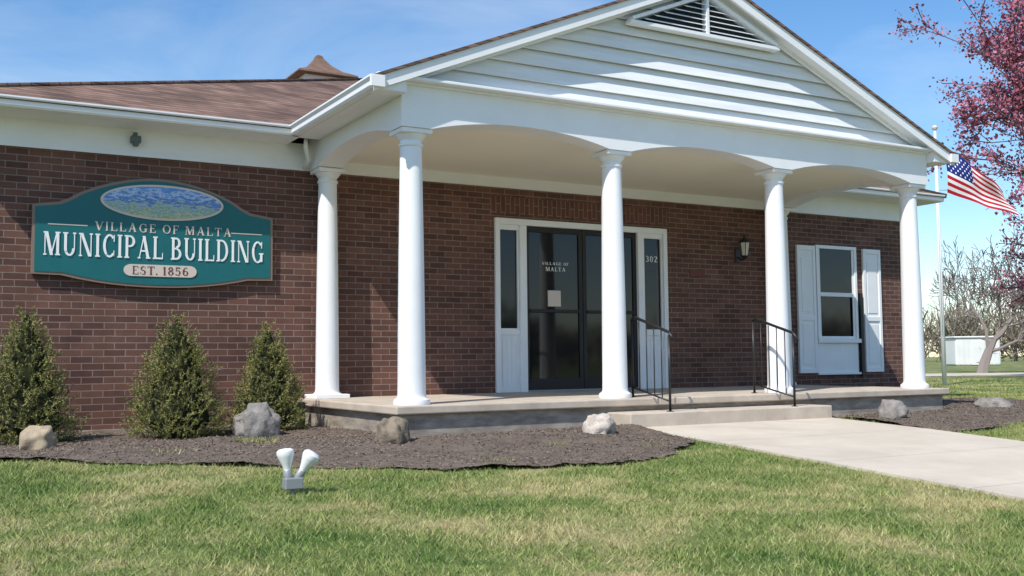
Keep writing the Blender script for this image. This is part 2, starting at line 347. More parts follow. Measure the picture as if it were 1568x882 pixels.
while z<4.34:
    z1=min(z+pitch+.012,4.37)
    def xl(zz): return APX-(APZ-.10-zz)/sl
    a0,a1=xl(z),xl(z1); b0,b1=2*APX-a0,2*APX-a1
    yb,yt=-2.554,-2.506
    v=[(a0,yb,z),(b0,yb,z),(b1,yt,z1),(a1,yt,z1),(a0,yb+.02,z),(b0,yb+.02,z),(b1,yt+.012,z1),(a1,yt+.012,z1)]
    mesh('siding_board',v,[(0,1,2,3),(7,6,5,4),(0,4,5,1),(1,5,6,2),(3,2,6,7),(3,7,4,0)],M['siding'],bd); z+=pitch
extr_y('gable_back',[(-.2,2.9),(6.94,2.9),(APX,4.36)],-2.48,-2.44,M['dark'],bd)
vx,vz0,hw=3.37,3.85,.95; va=vz0+hw*sl
extr_y('vent_back',[(vx-hw,vz0),(vx+hw,vz0),(vx,va)],-2.568,-2.558,M['dark'],bd)
def bar(x0,z0,x1,z1,w,nm='vent_trim',y0=-2.655,y1=-2.558):
    d=Vector((x1-x0,z1-z0)).normalized(); nrm=Vector((-d.y,d.x))*w/2
    pts=[(x0-nrm.x,z0-nrm.y),(x1-nrm.x,z1-nrm.y),(x1+nrm.x,z1+nrm.y),(x0+nrm.x,z0+nrm.y)]
    extr_y(nm,pts,y0,y1,M['white'],bd)
bar(vx-hw-.08,vz0-.02,vx+hw+.08,vz0-.02,.035)
bar(vx-hw-.05,vz0+.015,vx-.02,va+.02,.035,y0=-2.65); bar(vx+.02,va+.02,vx+hw+.05,vz0+.015,.035,y0=-2.652); bar(vx,vz0-.002,vx,va-.01,.035,y0=-2.648)
zz=vz0+.035
while zz<va-.05:
    h=(va-zz)/sl-.04
    for s in (-1,1):
        xa,xb=(vx-h,vx-.02) if s<0 else (vx+.02,vx+h)
        if xb-xa<.05: continue
        v=[(xa,-2.636,zz-.005),(xb,-2.636,zz-.005),(xb,-2.585,zz+.024),(xa,-2.585,zz+.024)]; w=[(a,b,c+.006) for a,b,c in v]
        mesh('vent_slat',v+w,BF,M['white'],bd)
    zz+=.056
box('cornice_ledge',EX0+.06,EX1-.06,-2.685,-2.50,2.900,2.93,M['white'],bd,.006)
box('cornice_bed',-.17,6.91,-2.60,-2.565,2.878,2.899,M['white'],bd)
def archbeam(name,ax,c0,c1,cols,fix0,fix1,zb,zt,rise):
    pts=[(c0,zt),(c0,zb)]
    for i in range(len(cols)-1):
        a,b=cols[i]+.135,cols[i+1]-.135
        pts.append((a,zb))
        for k in range(1,24):
            t=k/24; u=2*t-1; pts.append((a+(b-a)*t,zb+rise*(1-abs(u)**2.2)))
        pts.append((b,zb))
    pts+=[(c1,zb),(c1,zt)]
    xs=[p[0] for p in pts[1:-1]]; zs=[p[1] for p in pts[1:-1]]
    V=[];F=[]
    for x,zz in zip(xs,zs):
        for (q,zq) in ((fix0,zz),(fix0,zt),(fix1,zt),(fix1,zz)):
            V.append((x,q,zq) if ax=='x' else (q,x,zq))
    for i in range(len(xs)-1):
        for k in range(4):
            l=(k+1)%4; F.append((i*4+k,i*4+l,(i+1)*4+l,(i+1)*4+k))
    F.append((0,3,2,1)); m_=(len(xs)-1)*4; F.append((m_,m_+1,m_+2,m_+3))
    o=mesh(name,V,F,M['white'],bd)
    bm=bmesh.new(); bm.from_mesh(o.data); bmesh.ops.recalc_face_normals(bm,faces=bm.faces); bm.to_mesh(o.data); bm.free()
CX=[0,2.247,4.494,6.741]
archbeam('arch_beam','x',-.165,6.906,CX,-2.565,-2.32,2.5,2.896,.12)
archbeam('side_beam','y',-2.318,-.032,[-2.44,-.17],-.16,.12,2.5,2.88,.12)
archbeam('side_beam','y',-2.318,-.032,[-2.44,-.17],6.62,6.90,2.5,2.88,.12)
box('ceiling',.121,6.619,-2.318,-.031,2.63,2.65,M['cream'],bd)
box('portico_soffit',-.42,-.161,-2.50,-.41,2.78,2.80,M['white'],bd); box('portico_soffit',6.901,7.16,-2.50,-.41,2.78,2.80,M['white'],bd)
box('cornice_return',-.46,-.168,-2.680,-2.502,2.775,2.897,M['white'],bd); box('cornice_return',6.909,7.20,-2.680,-2.502,2.775,2.897,M['white'],bd)
box('fascia_end',-.535,-.40,-2.752,-2.722,2.775,2.880,M['white'],bd,.004); box('fascia_end',7.14,7.275,-2.752,-2.722,2.775,2.880,M['white'],bd,.004)
gutter('gutter_portico',(-.42,-2.72,2.785),(-.42,-.42,2.785),(-1,0,0)); gutter('gutter_portico',(7.16,-2.72,2.785),(7.16,-.42,2.785),(1,0,0))
def column(x,y):
    prof=[(.165,0),(.168,.02),(.162,.045),(.138,.06),(.130,.075),(.128,.10)]
    H0,H1=.10,2.34
    for i in range(1,13):
        t=i/12; prof.append((.127-.027*t**1.4,H0+(H1-H0)*t))
    prof+=[(.112,2.35),(.112,2.372),(.100,2.378),(.100,2.40),(.118,2.42),(.135,2.445),(.140,2.456)]
    lathe('column',prof,x,y,M['white'],bd,44)
    box('column_abacus',x-.15,x+.15,y-.15,y+.15,2.457,2.4985,M['white'],bd,.006)
for x in CX: column(x,-2.40)
column(0,-.20); column(6.741,-.20)
box('column_plinth',-.19,.19,-.39,-.01,.0,.045,M['white'],bd,.005)
box('porch_slab',-.27,7.02,-2.68,-.004,-.075,0,M['concrete'],bd,.012)
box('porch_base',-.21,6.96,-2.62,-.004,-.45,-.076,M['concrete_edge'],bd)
box('step',1.97,4.64,-3.03,-2.621,-.45,-.125,M['concrete'],bd,.012)
box('downspout',-.36,-.29,-.34,-.27,-.28,-.03,M['bronze'],bd,.008)
cp=(1.72,4.98)
box('cupola_box',cp[0]-.34,cp[0]+.34,cp[1]-.34,cp[1]+.34,4.5,4.98,M['white'],bd)
V=[];F=[]
for r,zz in ((.50,4.96),(.49,4.99),(.30,5.08),(.16,5.20),(.07,5.32),(.05,5.37),(.02,5.39)):
    for sx,sy in ((-1,-1),(1,-1),(1,1),(-1,1)): V.append((cp[0]+sx*r,cp[1]+sy*r,zz))
for j in range(6):
    for i in range(4): F.append((j*4+i,j*4+(i+1)%4,(j+1)*4+(i+1)%4,(j+1)*4+i))
F.append((3,2,1,0)); F.append((24,25,26,27)); mesh('cupola_roof',V,F,mat('cupola_wood',(.22,.14,.10),.8,.2,noise=(8,.8,(.12,.08,.06))),bd)

# ---- door assembly
W=M['white']
def fr(a,b,z0,z1,y0=-.035,y1=.06,m=None,nm='door_frame',bev=.004): return box(nm,a,b,y0,y1,z0,z1,m or W,bd,bev)
fr(2.2,2.265,0,2.13); fr(4.775,4.84,0,2.13); fr(2.265,4.775,2.055,2.13)
fr(2.545,2.645,0,2.055,-.03); fr(4.355,4.455,0,2.055,-.03)
for a,b in ((2.265,2.545),(4.455,4.775)):
    fr(a,b,.70,.78,-.01); fr(a,b,1.99,2.055,-.01); fr(a,b,0,.70,.012,.06,nm='door_panel',bev=0)
    for q in np.arange(a+.045,b-.01,.062): fr(q-.004,q+.004,.06,.66,.004,.012,nm='panel_bead',bev=0)
    fr(a,b,.78,1.99,.03,.045,M['glass'],'sidelight_glass',0)
    fr(a,a+.02,.78,1.99,.0,.03); fr(b-.02,b,.78,1.99,0,.03)
mid=3.5
for a,b in ((2.645,mid-.004),(mid+.004,4.355)):
    y0=.015
    fr(a,a+.055,0.02,2.055,y0,.06,M['bronze'],'door_stile'); fr(b-.055,b,.02,2.055,y0,.06,M['bronze'],'door_stile')
    fr(a+.055,b-.055,.02,.16,y0,.06,M['bronze'],'door_rail'); fr(a+.055,b-.055,1.985,2.055,y0,.06,M['bronze'],'door_rail')
    fr(a+.055,b-.055,.98,1.02,y0-.02,y0+.01,M['bronze'],'push_bar')
    fr(a+.055,b-.055,.16,1.985,.035,.045,M['glass'],'door_glass',0)
fr(2.645,4.355,0,.02,-.02,.06,M['grey'],'threshold')
box('notice',2.98,3.17,.028,.034,1.06,1.26,M['plate'],bd)
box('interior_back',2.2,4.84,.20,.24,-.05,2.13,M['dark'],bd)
fr(7.62,7.67,.66,2.05,-.03,.06,nm='window_frame'); fr(8.42,8.47,.66,2.05,-.03,.06,nm='window_frame'); fr(7.67,8.42,2.0,2.05,-.03,.06,nm='window_frame')
fr(7.60,8.49,.60,.66,-.06,.06,nm='window_sill'); fr(7.67,8.42,1.29,1.35,-.015,.05,nm='window_rail')
fr(7.67,8.42,.66,1.29,.02,.03,M['glass'],'window_glass',0); fr(7.67,8.42,1.35,2.0,.0,.01,M['glass'],'window_glass',0)
for a in (7.67,8.38): fr(a,a+.04,.66,2.0,-.01,.0,nm='sash')
fr(7.71,8.38,.66,.70,-.01,.02,nm='sash')
fr(7.62,8.47,.16,.60,-.01,.05,nm='window_panel')
fr(7.60,8.49,.13,.16,-.04,0,nm='window_base')
for a,b in ((7.22,7.585),(8.60,8.98)):
    z0,z1=.16,2.03
    fr(a,a+.05,z0,z1,-.045,-.005,nm='shutter_stile'); fr(b-.05,b,z0,z1,-.045,-.005,nm='shutter_stile')
    for q in (z0,.93,z1-.07): fr(a+.05,b-.05,q,q+.07,-.043,-.005,nm='shutter_rail')
    fr(a+.05,b-.05,z0+.07,z1-.07,-.028,-.006,nm='shutter_panel',bev=0)
    for q in (z0+.12,1.05): fr(a+.085,b-.085,q,q+.80 if q>1 else .88,-.036,-.028,nm='shutter_raised')
fr(8.50,8.56,.10,1.35,-.05,0,M['black'],'window_strip')  # narrow dark strip between the window and its right shutter

sl_=empty('security_light')
box('housing',-2.05,-1.95,-.12,-.031,2.63,2.70,M['slate'],sl_,.01); box('bracket',-2.02,-1.98,-.08,-.031,2.70,2.74,M['slate'],sl_,.005)
lathe('sensor',[(.02,2.595),(.032,2.61),(.032,2.63)],-2.0,-.08,M['slate'],sl_,16)
ln=empty('wall_lantern'); lx,ly=6.10,-.16
box('backplate',lx-.045,lx+.045,-.02,-.001,1.72,1.92,M['black'],ln,.005)
tube('arm',[(lx,-.02,1.80),(lx,-.08,1.76),(lx,-.14,1.76),(lx,ly,1.80)],.008,M['black'],ln)
lathe('lantern_base',[(.015,1.76),(.03,1.78),(.05,1.80),(.055,1.81)],lx,ly,M['black'],ln,12)
lathe('lantern_glass',[(.045,1.811),(.07,1.99)],lx,ly,mat('lantern_glass',(.6,.56,.5),.2,.5),ln,6)
for i in range(6):
    a=2*math.pi*i/6; tube('rib',[(lx+.047*math.cos(a),ly+.047*math.sin(a),1.81),(lx+.073*math.cos(a),ly+.073*math.sin(a),1.99)],.004,M['black'],ln,5)
lathe('lantern_cap',[(.082,1.99),(.078,2.0),(.04,2.05),(.012,2.07),(.012,2.09),(.004,2.11)],lx,ly,M['black'],ln,12)
box('address_plaque',5.23,5.50,-.012,-.001,1.51,1.59,mat('plaque_red',(.17,.06,.05),.7,.2),bd)

def rail(x,ya,yb,zb):
    h=empty('handrail'); r=.013
    tube('post',[(x,ya,0),(x,ya,.80)],r,M['black'],h); tube('post',[(x,yb,zb),(x,yb,.62)],r,M['black'],h)
    tube('top_rail',[(x,ya-.0,.80),(x,ya-.06,.815),(x,yb,.65),(x,yb-.05,.61),(x,yb-.06,.56)],.015,M['black'],h)
    tube('low_rail',[(x,ya,.10),(x,yb,zb+.10)],.009,M['black'],h)
    for i in range(1,5):
        t=i/5; y=ya+(yb-ya)*t; tube('baluster',[(x,y,.10+(zb)*t),(x,y,.80-.15*t)],.006,M['black'],h,6)
    lathe('foot',[(.035,0.0),(.035,.008)],x,ya,M['black'],h,12); lathe('foot',[(.035,zb),(.035,zb+.008)],x,yb,M['black'],h,12)
rail(2.50,-2.36,-2.96,-.125); rail(4.16,-2.36,-2.96,-.125)

# ------------------------------------------------------------------ sign
Tk,tn,sf=.20,.085,.06
def ring(cx,cy,rx,ry,a0,a1,n=14):
    out=[];prev=None
    for i in range(n+1):
        a=math.radians(a0+(a1-a0)*i/n); c,s=math.cos(a),math.sin(a)
        cur=((cx+rx*c,cy+ry*s),(cx+(rx-Tk)*c,cy+(ry-tn)*s))
        if prev: out.append([prev[0],cur[0],cur[1],prev[1]])
        prev=cur
    return out
def R_(a,b,c,d): return [(a,c),(b,c),(b,d),(a,d)]
def ser(a,b,y): return R_(a-.07,b+.07,y,y+sf)
def stem(a,w=None):
    w=w or Tk
    return [R_(a,a+w,0,1),ser(a,a+w,0),ser(a,a+w,1-sf)]
def dg(x0,y0,x1,y1,w): return [(x0,y0),(x0+w,y0),(x1+w,y1),(x1,y1)]
def G(ch):
    if ch==' ': return [],.32
    if ch=='.': return [R_(.05,.22,0,.15)],.3
    if ch=='I': return stem(.1),.40
    if ch=='M': return [R_(.12,.19,0,1),ser(.12,.19,0),ser(.12,.16,1-sf),dg(.14,1,.47,0,.2),dg(.86,1,.5,0,.08)]+stem(.86),1.18
    if ch=='N': return [R_(.12,.19,0,1),ser(.12,.19,0),ser(.12,.14,1-sf),dg(.12,1,.66,0,.2),R_(.80,.87,0,1),ser(.80,.87,1-sf)],1.0
    if ch=='U': return [R_(.1,.1+Tk,.3,1),ser(.1,.1+Tk,1-sf),R_(.72,.79,.3,1),ser(.72,.79,1-sf)]+ring(.445,.32,.345,.33,180,360),.92
    if ch=='C': return ring(.5,.5,.43,.51,45,315,20)+[R_(.76,.83,.68,.98),R_(.76,.82,.05,.3)],.92
    if ch=='G': return ring(.5,.5,.43,.51,45,315,20)+[R_(.76,.83,.68,.98),R_(.68,.86,.05,.44),R_(.6,.94,.4,.46)],1.0
    if ch=='O': return ring(.5,.5,.44,.51,0,360,26),1.0
    if ch=='0': return ring(.38,.5,.33,.51,0,360,26),.76
    if ch=='P': return stem(.1)+ring(.38,.74,.36,.26,-90,90)+[R_(.27,.38,1-tn,1),R_(.27,.38,.48,.48+tn)],.80
    if ch=='B': return stem(.1)+ring(.38,.755,.33,.245,-90,90)+ring(.40,.265,.37,.265,-90,90)+[R_(.27,.40,1-tn,1),R_(.27,.40,.46,.54),R_(.27,.42,0,tn)],.86
    if ch=='D': return stem(.1)+ring(.40,.5,.48,.5,-90,90,18)+[R_(.27,.40,1-tn,1),R_(.27,.40,0,tn)],.97
    if ch=='L': return stem(.1)+[R_(.27,.72,0,.07),R_(.66,.72,0,.28)],.78
    if ch=='E': return stem(.1)+[R_(.27,.70,0,.07),R_(.64,.70,0,.27),R_(.27,.66,.93,1),R_(.61,.66,.75,1),R_(.27,.55,.47,.54)],.78
    if ch=='F': return stem(.1)+[R_(.27,.68,.93,1),R_(.62,.68,.73,1),R_(.27,.56,.47,.54)],.74
    if ch=='T': return stem(.33)+[R_(.03,.81,.93,1),R_(.03,.09,.74,1),R_(.75,.81,.74,1)],.86
    if ch=='A': return [dg(.12,0,.42,1,.07),dg(.66,0,.36,1,.2),R_(.25,.68,.30,.37),ser(.12,.17,0),ser(.68,.84,0)],.98
    if ch=='V': return [dg(.08,1,.40,0,.2),dg(.80,1,.46,0,.07),ser(.1,.26,1-sf),ser(.80,.85,1-sf)],.95
    if ch=='S': return ring(.38,.735,.30,.275,60,270)+ring(.38,.265,.31,.275,-120,90)+[R_(.56,.62,.72,.96),R_(.08,.14,.05,.3)],.76
    if ch=='1': return [R_(.16,.34,0,1),ser(.16,.34,0),dg(.04,.78,.16,.98,.06)],.5
    if ch=='2': return ring(.38,.72,.32,.29,-20,170)+[dg(.06,.05,.44,.62,.2),R_(.06,.70,0,.12)],.76
    if ch=='3': return ring(.36,.745,.30,.26,-90,150)+ring(.36,.265,.34,.27,-150,90),.76
    if ch=='8': return ring(.38,.755,.28,.25,0,360,20)+ring(.38,.265,.33,.27,0,360,20),.76
    if ch=='5': return [R_(.12,.2,.5,1),R_(.12,.62,.88,1)]+ring(.34,.32,.34,.33,-150,110,18),.76
    if ch=='6': return ring(.40,.30,.33,.30,0,360,20)+ring(.50,.45,.43,.56,75,190,14),.80
    return [],.5
def text(s,xc,zc,width,h,y,m,parent,name,sp=.0):
    polys=[];x=0
    for ch in s:
        ps,w=G(ch)
        for p in ps: polys.append([(a+x,b) for a,b in p])
        x+=w+sp
    x-=sp; k=width/x; V=[];F=[]
    for i,p in enumerate(polys):
        b=len(V); yy=y-.0006*(i%7)
        for a,c in p: V.append((xc-width/2+a*k,yy,zc-h/2+c*h))
        F.append(tuple(range(b,b+4)))
    return mesh(name,V,F,m,parent)
sg=empty('village_sign')
X0,X1=-2.94,-.57; XC=(X0+X1)/2; HWd=(X1-X0)/2
def signshape(ins):
    pts=[]; a=HWd-ins
    pts.append((-a,1.27+ins)); pts.append((-a*.82,1.265+ins))
    for i in range(0,13):
        t=i/12; u=-0.78+1.56*t; pts.append((a*u,1.265+ins-.10*(1-(abs(u)/.78)**2.2)))
    pts.append((a*.82,1.265+ins)); pts.append((a,1.27+ins)); pts.append((a,1.95-ins)); pts.append((a*.80,1.985-ins))
    for i in range(0,21):
        t=i/20; u=.72-1.44*t; pts.append((a*u,2.03-ins+.25*max(0,math.cos(u/.72*math.pi/2))**.8))
    pts.append((-a*.80,1.985-ins)); pts.append((-a,1.95-ins))
    return [(XC+x,z) for x,z in pts]
extr_y('sign_edge',signshape(0),-.06,-.01,M['gold'],sg); extr_y('sign_face',signshape(.026),-.066,-.0601,M['teal'],sg)
def ell(nm,cx,cz,rx,rz,y0,y1,m): return extr_y(nm,[(cx+rx*math.cos(t),cz+rz*math.sin(t)) for t in np.linspace(0,2*math.pi,49)[:-1]],y0,y1,m,sg)
OZ=2.035
ell('oval_rim',XC+.04,OZ,.61,.182,-.078,-.067,M['plate'])
pm=bpy.data.materials.new('sign_picture'); pm.use_nodes=True; nt=pm.node_tree; b=nt.nodes['Principled BSDF']; tc=nt.nodes.new('ShaderNodeTexCoord'); sp=nt.nodes.new('ShaderNodeSeparateXYZ'); nt.links.new(tc.outputs['Object'],sp.inputs[0])
nz=nt.nodes.new('ShaderNodeTexNoise'); nz.inputs['Scale'].default_value=16; nz.inputs['Detail'].default_value=8; nz.inputs['Roughness'].default_value=.72
mp=nt.nodes.new('ShaderNodeMapping'); mp.inputs['Scale'].default_value=(.7,1,2.4); nt.links.new(tc.outputs['Object'],mp.inputs[0]); nt.links.new(mp.outputs[0],nz.inputs['Vector'])
ma=nt.nodes.new('ShaderNodeMath'); ma.operation='MULTIPLY_ADD'; ma.inputs[1].default_value=.6; nt.links.new(nz.outputs['Fac'],ma.inputs[0]); nt.links.new(sp.outputs[2],ma.inputs[2])
mr=nt.nodes.new('ShaderNodeMapRange'); mr.inputs[1].default_value=OZ+.08; mr.inputs[2].default_value=OZ+.52; nt.links.new(ma.outputs[0],mr.inputs[0])
cr=nt.nodes.new('ShaderNodeValToRGB'); E=cr.color_ramp.elements; E[0].position=0; E[0].color=(.55,.55,.25,1); E[1].position=1; E[1].color=(.08,.26,.62,1)
for p,c in ((.12,(.16,.30,.12,1)),(.22,(.62,.60,.40,1)),(.32,(.12,.30,.26,1)),(.42,(.50,.58,.50,1)),(.50,(.06,.18,.42,1)),(.60,(.10,.24,.58,1)),(.70,(.55,.66,.80,1)),(.80,(.10,.28,.65,1))):
    k=cr.color_ramp.elements.new(p); k.color=c
nt.links.new(mr.outputs[0],cr.inputs[0]); nt.links.new(cr.outputs[0],b.inputs['Base Color'])
ell('oval_picture',XC+.04,OZ,.585,.160,-.080,-.0781,pm)
Tk=.16
text('VILLAGE OF MALTA',XC+.06,1.765,1.36,.088,-.070,M['plate'],sg,'letters_top',.16)
for a,b in ((X0+.14,X0+.50),(X1-.45,X1-.12)): box('rule',a,b,-.069,-.0661,1.755,1.765,M['plate'],sg)
Tk=.18
text('MUNICIPAL BUILDING',XC+.0,1.570,2.18,.230,-.072,M['signwhite'],sg,'letters_main',.07)
bpz=1.335
pp=[(XC+.02+.29+.07*math.cos(t),bpz+.06*math.sin(t)) for t in np.linspace(-math.pi/2,math.pi/2,12)]+[(XC+.02-.29+.07*math.cos(t),bpz+.06*math.sin(t)) for t in np.linspace(math.pi/2,3*math.pi/2,12)]
extr_y('date_plate',pp,-.074,-.0661,M['plate'],sg)
text('EST. 1856',XC+.02,bpz,.56,.085,-.0745,M['brownletter'],sg,'letters_date',.08)
text('VILLAGE OF',3.10,1.60,.40,.035,.033,M['signwhite'],bd,'door_lettering',.1)
text('MALTA',3.10,1.53,.30,.05,.033,M['signwhite'],bd,'door_lettering',.1)
text('302',4.615,1.72,.20,.08,.028,M['signwhite'],bd,'house_number',.1)

# ------------------------------------------------------------------ rocks
def rock(x,y,w,d,h,m,seed):
    bm=bmesh.new(); bmesh.ops.create_icosphere(bm,subdivisions=4,radius=1)
    for v in bm.verts:
        p=v.co.copy(); n1=mnoise.noise(p*1.1+Vector((seed*3.7,0,0))); n2=mnoise.noise(p*2.7+Vector((0,seed*2.1,0))); n3=mnoise.noise(p*7+Vector((0,0,seed)))
        k=1+.38*n1+.18*n2+.06*n3; p*=k
        p.x=max(min(p.x,.92+.1*n2),-.92); p.z=min(p.z,.85+.15*n2)
        v.co=Vector((p.x*w/2,p.y*d/2,p.z*h*.62+h*.36))
    me=bpy.data.meshes.new('rock'); bm.to_mesh(me); bm.free(); me.materials.append(m); me.polygons.foreach_set('use_smooth',[True]*len(me.polygons))
    o=bpy.data.objects.new('rock',me); o.location=(x,y,g(y)+.0); COL.objects.link(o)
rock(-3.02,-1.85,.30,.30,.22,M['rocktan'],1)
rock(-1.12,-1.40,.42,.34,.35,M['rock'],2)
rock(-.60,-3.35,.28,.26,.25,M['rockbrown'],3)
rock(1.36,-3.4,.28,.26,.21,M['rockwhite'],4)
rock(5.15,-3.4,.34,.3,.23,M['rock'],5)
rock(7.45,-2.95,.42,.4,.17,M['rock'],6)

fl=empty('flood_light'); fx,fy=-1.97,-5.05; fz=g(fy)
box('junction_box',fx-.055,fx+.055,fy-.035,fy+.035,fz+.03,fz+.10,M['grey'],fl,.008)
tube('stake',[(fx,fy,fz-.05),(fx,fy,fz+.04)],.014,M['grey'],fl)
def bulb(dx,tilt):
    prof=[(.014,0),(.020,.012),(.020,.05),(.022,.06),(.030,.085),(.046,.125),(.052,.145),(.050,.160),(.036,.172),(.0,.176)]
    o=lathe('bulb',prof,0,0,M['lampwhite'],fl,24)
    lathe_c=lathe('socket',[(.024,-.01),(.026,0),(.026,.045),(.022,.05)],0,0,M['grey'],fl,20)
    mw=Matrix.Translation((fx+dx,fy,fz+.095))@Matrix.Rotation(tilt,4,Vector((.5,.866,0)))
    o.matrix_world=mw; lathe_c.matrix_world=mw
bulb(-.028,-.12); bulb(.03,.55)

# ------------------------------------------------------------------ spruces
def spruce(x,y,h,r,seed):
    rs=np.random.default_rng(seed); zb=g(y)
    root=empty('dwarf_spruce')
    V=[];F=[]; n=14; prof=[(.5*r,.03*h),(.76*r,.14*h),(.72*r,.26*h),(.54*r,.48*h),(.32*r,.7*h),(.12*r,.86*h),(.02*r,.93*h)]
    for a,zz in prof:
        for i in range(n):
            t=2*math.pi*i/n; k=1+.12*math.sin(3*t+seed+zz*9); V.append((x+a*k*math.cos(t),y+a*k*math.sin(t),zb+zz))
    for j in range(len(prof)-1):
        for i in range(n): F.append((j*n+i,j*n+(i+1)%n,(j+1)*n+(i+1)%n,(j+1)*n+i))
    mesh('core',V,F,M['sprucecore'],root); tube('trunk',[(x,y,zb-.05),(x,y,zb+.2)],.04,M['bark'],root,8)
    N=1050; u=rs.random(N); hh=1-np.sqrt(u); hh=.03+.97*hh
    R0=np.where(hh<.16,.72+.28*hh/.16,1)*(1-hh)**.72/ (1-.16)**.72
    th=rs.uniform(0,6.283,N); lump=1+.15*np.sin(4*th+hh*14+seed)+.14*np.sin(7*th-hh*23+seed*2)
    rad=r*np.clip(R0,0,1)*lump*rs.uniform(.76,1.16,N)+.012
    P=np.stack([x+rad*np.cos(th),y+rad*np.sin(th),zb+hh*h],1)
    D=np.stack([np.cos(th)*(.75),np.sin(th)*(.75),.35+.9*hh],1); D+=rs.normal(0,.28,D.shape); D/=np.linalg.norm(D,axis=1)[:,None]
    K=30; PP=np.repeat(P,K,0); DD=np.repeat(D,K,0); t=rs.random(len(PP))[:,None]; sl=np.repeat(rs.uniform(.06,.17,N),K)[:,None]
    base=PP+DD*(t-.6)*sl
    nd=DD*.6+rs.normal(0,.55,DD.shape); nd/=np.linalg.norm(nd,axis=1)[:,None]
    L=rs.uniform(.016,.032,len(PP))[:,None]; sd=np.cross(nd,rs.normal(0,1,nd.shape)); sd/=np.linalg.norm(sd,axis=1)[:,None]; w=.0038
    T_=np.stack([base-sd*w,base+sd*w,base+nd*L],1).reshape(-1,3)
    fastmesh('needles',T_,3,M['spruce'],root)
spruce(-3.05,-1.05,1.22,.36,1); spruce(-1.78,-1.08,1.19,.375,2); spruce(-.87,-.92,1.10,.30,3)

# ------------------------------------------------------------------ trees
def tree(name,x,y,H,spread,seed,leafmat=None,leaves=0,leafsize=.08,trunk_r=.16,levels=6,split=(2,3),first=.22,zb=None,up=.35,barkm=None,rmin=.008,ratio=(.66,.86),jit=.1,grow=3):
    rd=random.Random(seed); V=[];F=[];tips=[]
    zb=g(y) if zb is None else zb
    root=empty(name)
    def br(p,d,L,r,lv):
        seg=3 if lv<3 else 2; pts=[p.copy()]; rads=[max(r,rmin)]; q=p.copy(); dd=d.copy()
        for i in range(seg):
            dd=(dd+Vector((rd.gauss(0,.14),rd.gauss(0,.14),rd.gauss(0,.08)+.03))).normalized(); q=q+dd*L/seg; pts.append(q.copy()); rads.append(max(r*(1-.42*(i+1)/seg),rmin))
        tube_vf(pts,rads,6 if lv<2 else (4 if lv<4 else 3),V,F)
        if lv>=levels-2: tips.extend(pts[1:])
        if lv>=levels: return
        n=rd.randint(*split)+(2 if lv<1 else (1 if lv<grow else 0))
        for k in range(n):
            t=1 if k==0 else rd.uniform(.35,1); b=pts[min(len(pts)-1,max(1,int(round(t*seg))))]
            ang=rd.uniform(.3,.75) if k else rd.uniform(.1,.35)
            ax=dd.cross(Vector((rd.gauss(0,1),rd.gauss(0,1),rd.gauss(0,1)))).normalized()
            nd=(Matrix.Rotation(ang*spread,3,ax)@dd); nd.z+=up*.3; nd.normalize()
            br(b,nd,L*rd.uniform(*ratio),rads[-1]*(.85 if k==0 else .62),lv+1)
    br(Vector((x,y,zb-.1)),Vector((rd.gauss(0,.04),rd.gauss(0,.04),1)).normalized(),H*first,trunk_r,0)
    mesh('branches',V,F,barkm or M['bark'],root)
    if leafmat:
        T_=np.array([tuple(t) for t in tips]); rs=np.random.default_rng(seed)
        idx=rs.integers(0,len(T_),leaves); c=T_[idx]+rs.normal(0,jit,(leaves,3))
        a=rs.normal(0,1,(leaves,3)); a/=np.linalg.norm(a,axis=1)[:,None]; b=np.cross(a,rs.normal(0,1,(leaves,3))); b/=np.linalg.norm(b,axis=1)[:,None]
        s=leafsize*rs.uniform(.5,1.2,leaves)[:,None]
        q=np.stack([c-a*s,c-b*s*.7,c+a*s,c+b*s*.7],1).reshape(-1,3); fastmesh('blossom',q,4,leafmat,root)
    return root
tree('flowering_tree',26.6,8.2,18.5,1.12,12,M['pink'],70000,.060,.26,7,(2,3),.20,barkm=M['pinkbark'],rmin=.015,jit=.13,up=.22)
tree('bare_tree',33.0,15.6,9.0,1.35,22,None,0,.1,.24,7,(2,3),.18,barkm=M['twig'],rmin=.014,up=.45)
tree('bare_tree',2.0,36.6,12.2,1.1,31,None,0,.1,.20,7,(2,3),.24,barkm=M['twig'],rmin=.012)
rs=np.random.default_rng(5); Q=[]
V=[];F=[]
NT=260
for i in range(NT):
    a=2*math.pi*i/NT+rs.normal(0,.01); R=rs.uniform(120,190); cx,cy=R*math.cos(a),R*math.sin(a)
    zb=-.3 if cy>0 else -.92
    hh=rs.uniform(5,9.5); w=rs.uniform(4,7); n=600
    u=rs.normal(0,1,(n,3)); u/=np.linalg.norm(u,axis=1)[:,None]; u*=rs.random((n,1))**.45
    c=np.array([cx,cy,zb+hh*.52])+u*np.array([w,w,hh*.5])
    aa=u*.5+np.array([0,0,.8])+rs.normal(0,.4,(n,3)); aa/=np.linalg.norm(aa,axis=1)[:,None]; bb=np.cross(aa,rs.normal(0,1,(n,3))); bb/=np.linalg.norm(bb,axis=1)[:,None]; L=rs.uniform(.5,1.3,n)[:,None]; wd=rs.uniform(.03,.11,n)[:,None]
    Q.append(np.stack([c-aa*L-bb*wd,c-aa*L+bb*wd,c+aa*L+bb*wd*.4,c+aa*L-bb*wd*.4],1).reshape(-1,3))
    tube_vf([(cx,cy,zb-.3),(cx,cy,zb+hh*.6)],[.28,.10],5,V,F)
dt=empty('distant_trees'); fastmesh('crowns',np.concatenate(Q),4,M['distant'],dt); mesh('trunks',V,F,M['bark'],dt)
n=6000; c=np.stack([rs.normal(0,1,n)*2.6,rs.normal(0,1,n)*1.0,rs.random(n)**.8*2.0],1); hx,hy=49.5,16.5
